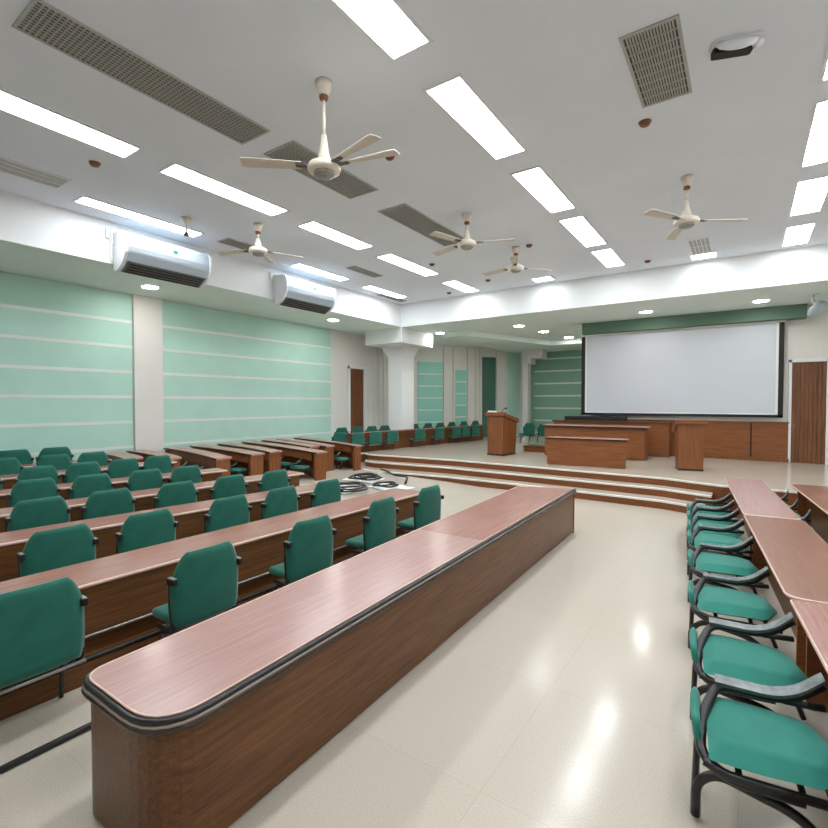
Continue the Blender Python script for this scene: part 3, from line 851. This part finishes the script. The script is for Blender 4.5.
# ------------------------------------------------------------------ right-hand desks
def right_desk(x, y, L, W, label, topm, rot=ra, r=.12, h=.74):
    """near-left corner at (x, y); runs away from the camera along its length"""
    t = thing('aisle_desk', label, 'desk', (x, y, 0), rot, 'desks along the right aisle')
    P = rounded([(0, 0), (W, 0), (W, L), (0, L)], [r, r, .02, .02])
    obj('tabletop', lambda bm: prism(bm, P, h-.03, h, 0, .006), topm, t)
    obj('edge_strip', lambda bm: tube(bm, [Vector((a, b, h-.016)) for a, b in inset(P, -.001)], .012, 6, 0, 0, True, 1.2), 'edgel', t)
    obj('modesty_panel', lambda bm: box(bm, .2, .23, .15, L-.06, .08, h-.03), 'body', t)
    for yy in (.12, L-.09):
        obj('end_panel', lambda bm: box(bm, .08, W-.06, yy, yy+.03, 0, h-.03), 'bodyx', t)
right_desk(.52, 2.1, 2.40, .56, 'pinkish desk cut by the right edge, nearest of the right aisle desks', 'top', ra, .03)
right_desk(.285, 4.55, 2.98, .60, 'reddish brown desk with rounded near corner, second on the right aisle', 'topr')
right_desk(0.01, 7.60, 3.40, .58, 'pale pink desk ending by the stage steps, third on the right aisle', 'top2', ra, .03)
right_desk(1.02, 7.2, 3.62, .62, 'reddish desk behind the others at the right edge, near the stage', 'topr', ra, .03)

# ------------------------------------------------------------------ stage furniture
t = thing('front_table', 'low wooden panel-front table at the front edge of the stage', 'table', (-3.42, 12.8, ST), math.radians(6))
obj('front_panel', lambda bm: box(bm, -.98, .98, .02, .05, .02, .70), 'bodyx', t)
obj('tabletop', lambda bm: box(bm, -1.02, 1.02, 0, .5, .70, .74, 0, .008), 'topx', t)
for s in (-1, 1): obj('side_panel', lambda bm: box(bm, .95*s-.03*(s > 0), .95*s+.03*(s < 0)+.0, .05, .46, 0, .70), 'bodyz', t)
obj('edge_strip', lambda bm: box(bm, -1.02, 1.02, -.012, 0, .695, .735), 'edge', t)
t = thing('presidium_desk', 'long wooden head table behind the low front table on stage', 'desk', (-3.75, 15.0, ST), math.radians(2))
obj('front_panel', lambda bm: box(bm, -1.5, 1.4, 0, .04, .03, .92), 'bodyx', t)
obj('tabletop', lambda bm: box(bm, -1.56, 1.46, -.05, .75, .92, .97, 0, .008), 'topx', t)
obj('edge_strip', lambda bm: box(bm, -1.56, 1.46, -.062, -.05, .9, .955), 'edge', t)
for s in (-1.5, 1.36): obj('side_panel', lambda bm: box(bm, s, s+.04, .04, .7, 0, .92), 'bodyz', t)
t = thing('back_bench', 'taller wooden bench with dark top against the wall beneath the screen', 'bench', (-3.9, 16.4, ST))
obj('front_panel', lambda bm: box(bm, -1.55, 2.0, 0, .04, .02, 1.02), 'bodyx', t)
obj('top_board', lambda bm: box(bm, -1.6, 2.05, -.04, .4, 1.02, 1.07, 0, .006), 'body', t)
obj('dark_ledge', lambda bm: box(bm, -1.2, .75, .08, .4, 1.07, 1.21, 0, .01), 'blackm', t)
for s in (-1.55, 1.96): obj('side_panel', lambda bm: box(bm, s, s+.04, .04, .38, 0, 1.02), 'bodyz', t)
t = thing('step_box', 'low brown wooden step box left of the stage head table', 'step', (-5.75, 15.9, ST))
obj('lid', lambda bm: box(bm, -.5, .3, -.3, .3, .16, .2, 0, .006), 'body', t)
obj('skirt', lambda bm: box(bm, -.47, .27, -.27, .27, 0, .16), 'bodyx', t)

def lectern(label, x, y, w, d, h, rot, name='lectern'):
    t = thing(name, label, 'lectern', (x, y, ST), rot)
    a, b = w/2, d/2
    def body(bm):      # taper outwards to the top, sloping top
        z0, z1 = h-.1, h-.3
        put(bm, [(-a*.92, -b, .04), (a*.92, -b, .04), (a*.92, b*.9, .04), (-a*.92, b*.9, .04), (-a, -b, z0), (a, -b, z0), (a, b, z1), (-a, b, z1)],
            [(0,3,2,1), (4,5,6,7), (0,1,5,4), (1,2,6,5), (2,3,7,6), (3,0,4,7)])
    obj('body', body, 'bodyz', t)
    def topb(bm):
        put(bm, [(-a-.05, -b-.05, h-.1), (a+.05, -b-.05, h-.1), (a+.05, b+.05, h-.34), (-a-.05, b+.05, h-.34), (-a-.05, -b-.05, h), (a+.05, -b-.05, h), (a+.05, b+.05, h-.22), (-a-.05, b+.05, h-.22)],
            [(0,3,2,1), (4,5,6,7), (0,1,5,4), (1,2,6,5), (2,3,7,6), (3,0,4,7)])
    obj('reading_top', topb, 'bodyx', t)
    obj('plinth', lambda bm: box(bm, -a*.95, a*.95, -b*1.02, b*.92, 0, .05), 'edge', t)
    return t
lectern('wooden lectern at the left of the stage with papers and microphone on top', -6.45, 14.35, .6, .85, 1.36, math.radians(-6))
lectern('narrow wooden lectern on the stage to the right of the low table', -1.14, 13.75, .58, .5, 1.25, math.radians(14))
o = obj('paper_stack', lambda bm: [box(bm, -.15+.01*i, .13+.008*i, -.1, .1, .012*i, .012*i+.01) for i in range(4)], 'paper')
o.location = (-6.66, 14.1, ST+1.345); o.rotation_euler = (-.23, 0, .1); tag(o, 'stack of white papers on top of the left lectern', 'papers')
t = thing('desk_microphone', 'black microphone lying on top of the left lectern', 'microphone', (-6.40, 14.25, ST+1.30))
obj('base', lambda bm: box(bm, -.1, .1, -.08, .08, 0, .06, 0, .015), 'blackm', t)
obj('gooseneck', lambda bm: tube(bm, [(0, 0, .05), (0, .02, .14), (.05, .1, .18)], .012), 'black', t)
obj('head', lambda bm: tube(bm, [(.05, .1, .18), (.09, .16, .19)], .025, 10, 0, 0), 'black', t)

# ------------------------------------------------------------------ far rows at the stage's left
def far_line(y): return -10.25+(y-11.6)*.123
far = [(-10.80, 11.42), (-10.27, 11.72), (far_line(12.47), 12.47), (far_line(13.28), 13.28), (far_line(14.72), 14.74), (far_line(15.88), 15.88), (far_line(16.97), 16.97), (far_line(17.65), 17.62), (far_line(18.32), 18.34)]
for i, (x, y) in enumerate(far):
    dup(cp, (x, y, ST), PI-.12, 'small teal chair in the near row left of the stage, %s from the left' % ORD[i], 'near row of chairs at the stage left', (.8, 1.0, .70))
far2 = [12.05, 12.75, 13.45, 14.1, 15.75, 16.6, 17.4, 18.2, 19.1, 20.0]
for i, y in enumerate(far2):
    dup(cp, (far_line(y)-1.1, y, ST), PI-.12, 'small teal chair in the far row left of the stage, %s from the left' % ORD[i], 'far row of chairs at the stage left', (.8, .95, .82))
def sl_desk(bm): pass
y0, y1 = 11.75, 19.6
t = thing('stage_side_desk', 'long narrow wooden desk between the two chair rows at the stage left', 'desk', (far_line(y0)-.42, y0, ST), -math.atan(.123))
Ls = (y1-y0)*1.0075
obj('tabletop', lambda bm: box(bm, -.22, 0, 0, Ls, .63, .665, 0, .005), 'top', t)
obj('front_panel', lambda bm: box(bm, -.05, -.02, .04, Ls-.04, 0, .63), 'body', t)
for yy in (.05, Ls-.09): obj('end_panel', lambda bm: box(bm, -.2, -.05, yy, yy+.04, 0, .63), 'bodyx', t)
# dark chair pair behind the left lectern
dup(cp, (-7.15, 18.6, ST), PI*.85, 'lone teal chair behind the left lectern on stage', 'loose chairs on stage', (1., 1., .85))
dup(cp, (-6.75, 19.3, ST), PI*.7, 'dark teal chair farther behind the left lectern on stage', 'loose chairs on stage', (1., 1., .8))

# ------------------------------------------------------------------ cable tangle and papers on the floor by the curved desks
for i, (x, y, r, n, lab) in enumerate([(-7.75, 8.45, .5, 3, 'loose black cable coil on the floor nearest the straight desks'), (-8.3, 9.75, .42, 3, 'loose black cable coil on white sheets by the stage steps'), (-7.3, 9.35, .3, 2, 'small black cable coil on the floor right of the other coils')]):
    def coil(bm):
        for k in range(n):
            rr = r*(1-.16*k); ph = random.random()*6
            tube(bm, [Vector((rr*(1+.12*math.sin(2*a+ph))*math.cos(a), rr*(.9+.12*math.cos(3*a+ph))*math.sin(a), .03+.03*k+.012*math.sin(3*a+ph))) for a in [2*PI*q/28 for q in range(28)]], .022, 7, 0, 0, True)
    o = obj('cable_coil', coil, 'black'); o.location = (x, y, ramp(x-.45)+.03); tag(o, lab, 'cable', 'cable coils on the floor')
def strap(bm): tube(bm, [(-1.05, 1.25, .03), (-.6, 1.0, .06), (-.1, .62, .03), (.5, .5, .05), (1.0, -.3, .03)], .03, 8, 0, .2)
o = obj('cable_bundle', strap, 'black'); o.location = (-7.95, 10.0, ramp(-8.9)+.0); tag(o, 'thick dark cable bundle running from the curved desks across the floor', 'cable')
for x, y, a, lab in ((-7.95, 8.45, .3, 'white sheet of paper on the floor under the nearest cable coil'), (-8.35, 9.75, 1.1, 'white sheet of paper on the floor under the coil by the steps'), (-7.2, 9.45, -.4, 'white sheet of paper on the floor at the right of the coils')):
    o = obj('paper_sheet', lambda bm: put(bm, [(-.45, -.4, 0), (.45, -.4, 0), (.45, .4, 0), (-.45, .4, 0)], [(0, 1, 2, 3)]), 'paper')
    o.location = (x, y, ramp(x)+.022); o.rotation_euler = (0, math.atan(.045), a*.2); tag(o, lab, 'paper', 'papers on the floor')

# ------------------------------------------------------------------ world, camera, colour
w = bpy.data.worlds.new('World'); SC.world = w; w.use_nodes = True
w.node_tree.nodes['Background'].inputs[0].default_value = (.8, .9, 1, 1); w.node_tree.nodes['Background'].inputs[1].default_value = .3
cd_ = bpy.data.cameras.new('Camera'); cam = bpy.data.objects.new('Camera', cd_); COL.objects.link(cam)
cd_.sensor_width = 36; cd_.lens = 36*480/828.; cd_.clip_end = 200
cam.location = (0, 0, 2.2)
cam.rotation_euler = (PI/2-math.atan(12/480.), 0, math.radians(34.6))
SC.camera = cam
SC.view_settings.view_transform = 'Standard'
SC.view_settings.look = 'None'
SC.view_settings.exposure = 0.
